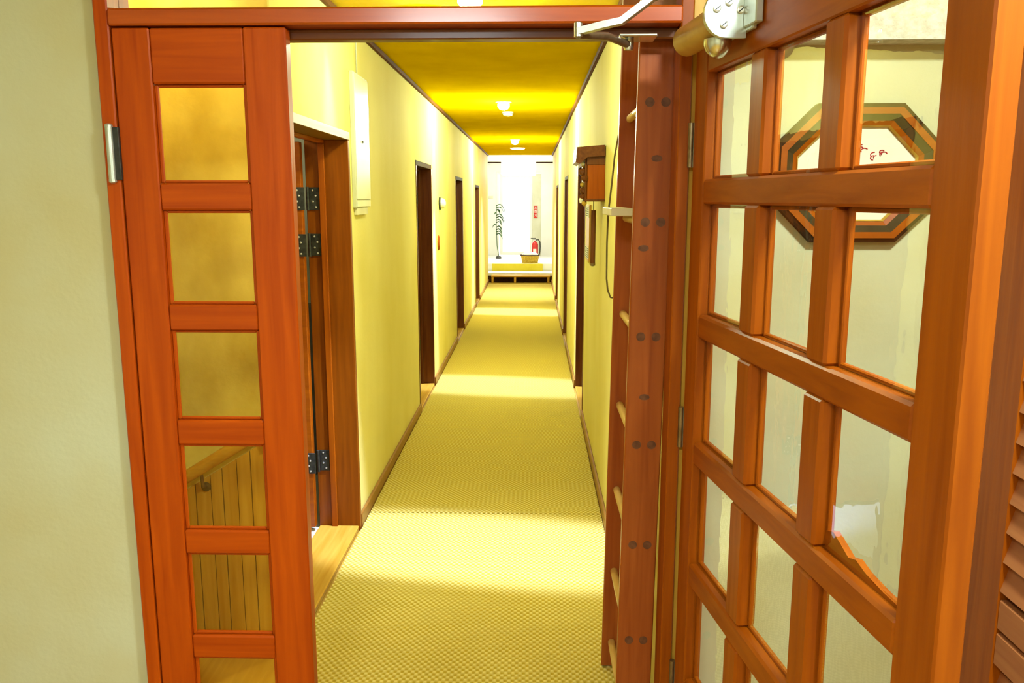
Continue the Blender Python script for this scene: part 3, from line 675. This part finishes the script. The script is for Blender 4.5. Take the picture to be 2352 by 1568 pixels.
# slender plant on a black base
px, py = -.715, 16.92
pl_ = thing('potted_plant', (px, py, .285), 'slender dark leafy plant on a small black base left of the glass door', 'plant')
MB().lathe((px + .02, py, .286), [(.055, 0), (.060, .02), (.045, .045), (.018, .055)], 18).build('base', 'black', pl_, True)
MB().tube([(px + .02, py, .335), (px - .01, py, .55), (px - .025, py, .95), (px - .02, py, 1.36)], [.008, .007, .006, .004], 8).build('stem', 'green', pl_, True)
random.seed(3)
for i in range(13):
    a = random.uniform(-1.2, 1.2) + (math.pi if i % 5 == 4 else 0); z0 = .78 + i * .048; ln = random.uniform(.15, .24); wd = random.uniform(.018, .032); dr_ = random.uniform(.22, .5)
    dx, dy = math.cos(a), math.sin(a); v = []
    if i % 5 == 4: ln *= .5
    for s_ in range(8):
        t = s_ / 7; r = ln * (t - .25 * t * t); zz = z0 + ln * (.75 * t - (.8 + dr_) * t * t); hw = wd * math.sin(math.pi * min(1, .10 + t * .9)) + .001
        v += [(px - .02 + dx * r - dy * hw, py + dy * r + dx * hw, zz - .010), (px - .02 + dx * r, py + dy * r, zz + .004), (px - .02 + dx * r + dy * hw, py + dy * r - dx * hw, zz - .010)]
    f = [(q * 3 + e, q * 3 + e + 1, q * 3 + e + 4, q * 3 + e + 3) for q in range(7) for e in range(2)]
    n0 = len(v); nf = len(f); v += [(a_, b_, c - .004) for a_, b_, c in v[:n0]]
    f += [tuple(k_ + n0 for k_ in q[::-1]) for q in f[:nf]]
    MB().add(v, f).build('leaf', 'green', pl_, True)
# box lamp under the entrance ceiling
bxl = thing('box_lamp', (-.28, 16.9, 1.97), 'glowing white box lamp under the entrance ceiling', 'lamp')
B('diffuser', 'litbox', bxl, -.625, .055, 16.6, 17.2, 1.955, 2.225, b=.01)
B('ceiling_plate', 'white_panel', bxl, -.60, .03, 16.63, 17.17, 2.225, 2.25, b=.003)
tag(B('wall_notice', 'olive_panel', None, -.945, -.845, EY - .006, EY, 1.49, 1.545, b=.001), 'small pale yellow notice on the end wall left of the glass door', 'notice')
# foyer ceiling lamp fitting behind the photographer
fl = thing('foyer_lamp', (-.42, -.75, 2.46), 'square foyer ceiling lamp behind the photographer', 'lamp')
B('base', 'white_panel', fl, -.72, -.12, -1.05, -.45, 2.425, 2.459, b=.004)
B('diffuser', 'litfoyer', fl, -.70, -.14, -1.03, -.47, 2.345, 2.425, b=.004)
f2 = thing('foyer_lamp', (.80, .75, 2.46), 'small round added fill lamp on the foyer ceiling beside the louvered closet', 'lamp')  # added fitting for the fill light on the picture wall
MB().lathe((.80, .75, 2.459), [(.15, 0), (.15, -.02), (.13, -.03)], 24).build('base', 'white_panel', f2, True)
MB().lathe((.80, .75, 2.429), [(.125, 0), (.125, -.006), (.10, -.012)], 24).build('diffuser', 'litfoyer', f2, True)
point('side_room_light', (-1.6, 3.1, 2.0), 14, (1, .95, .80), .10)
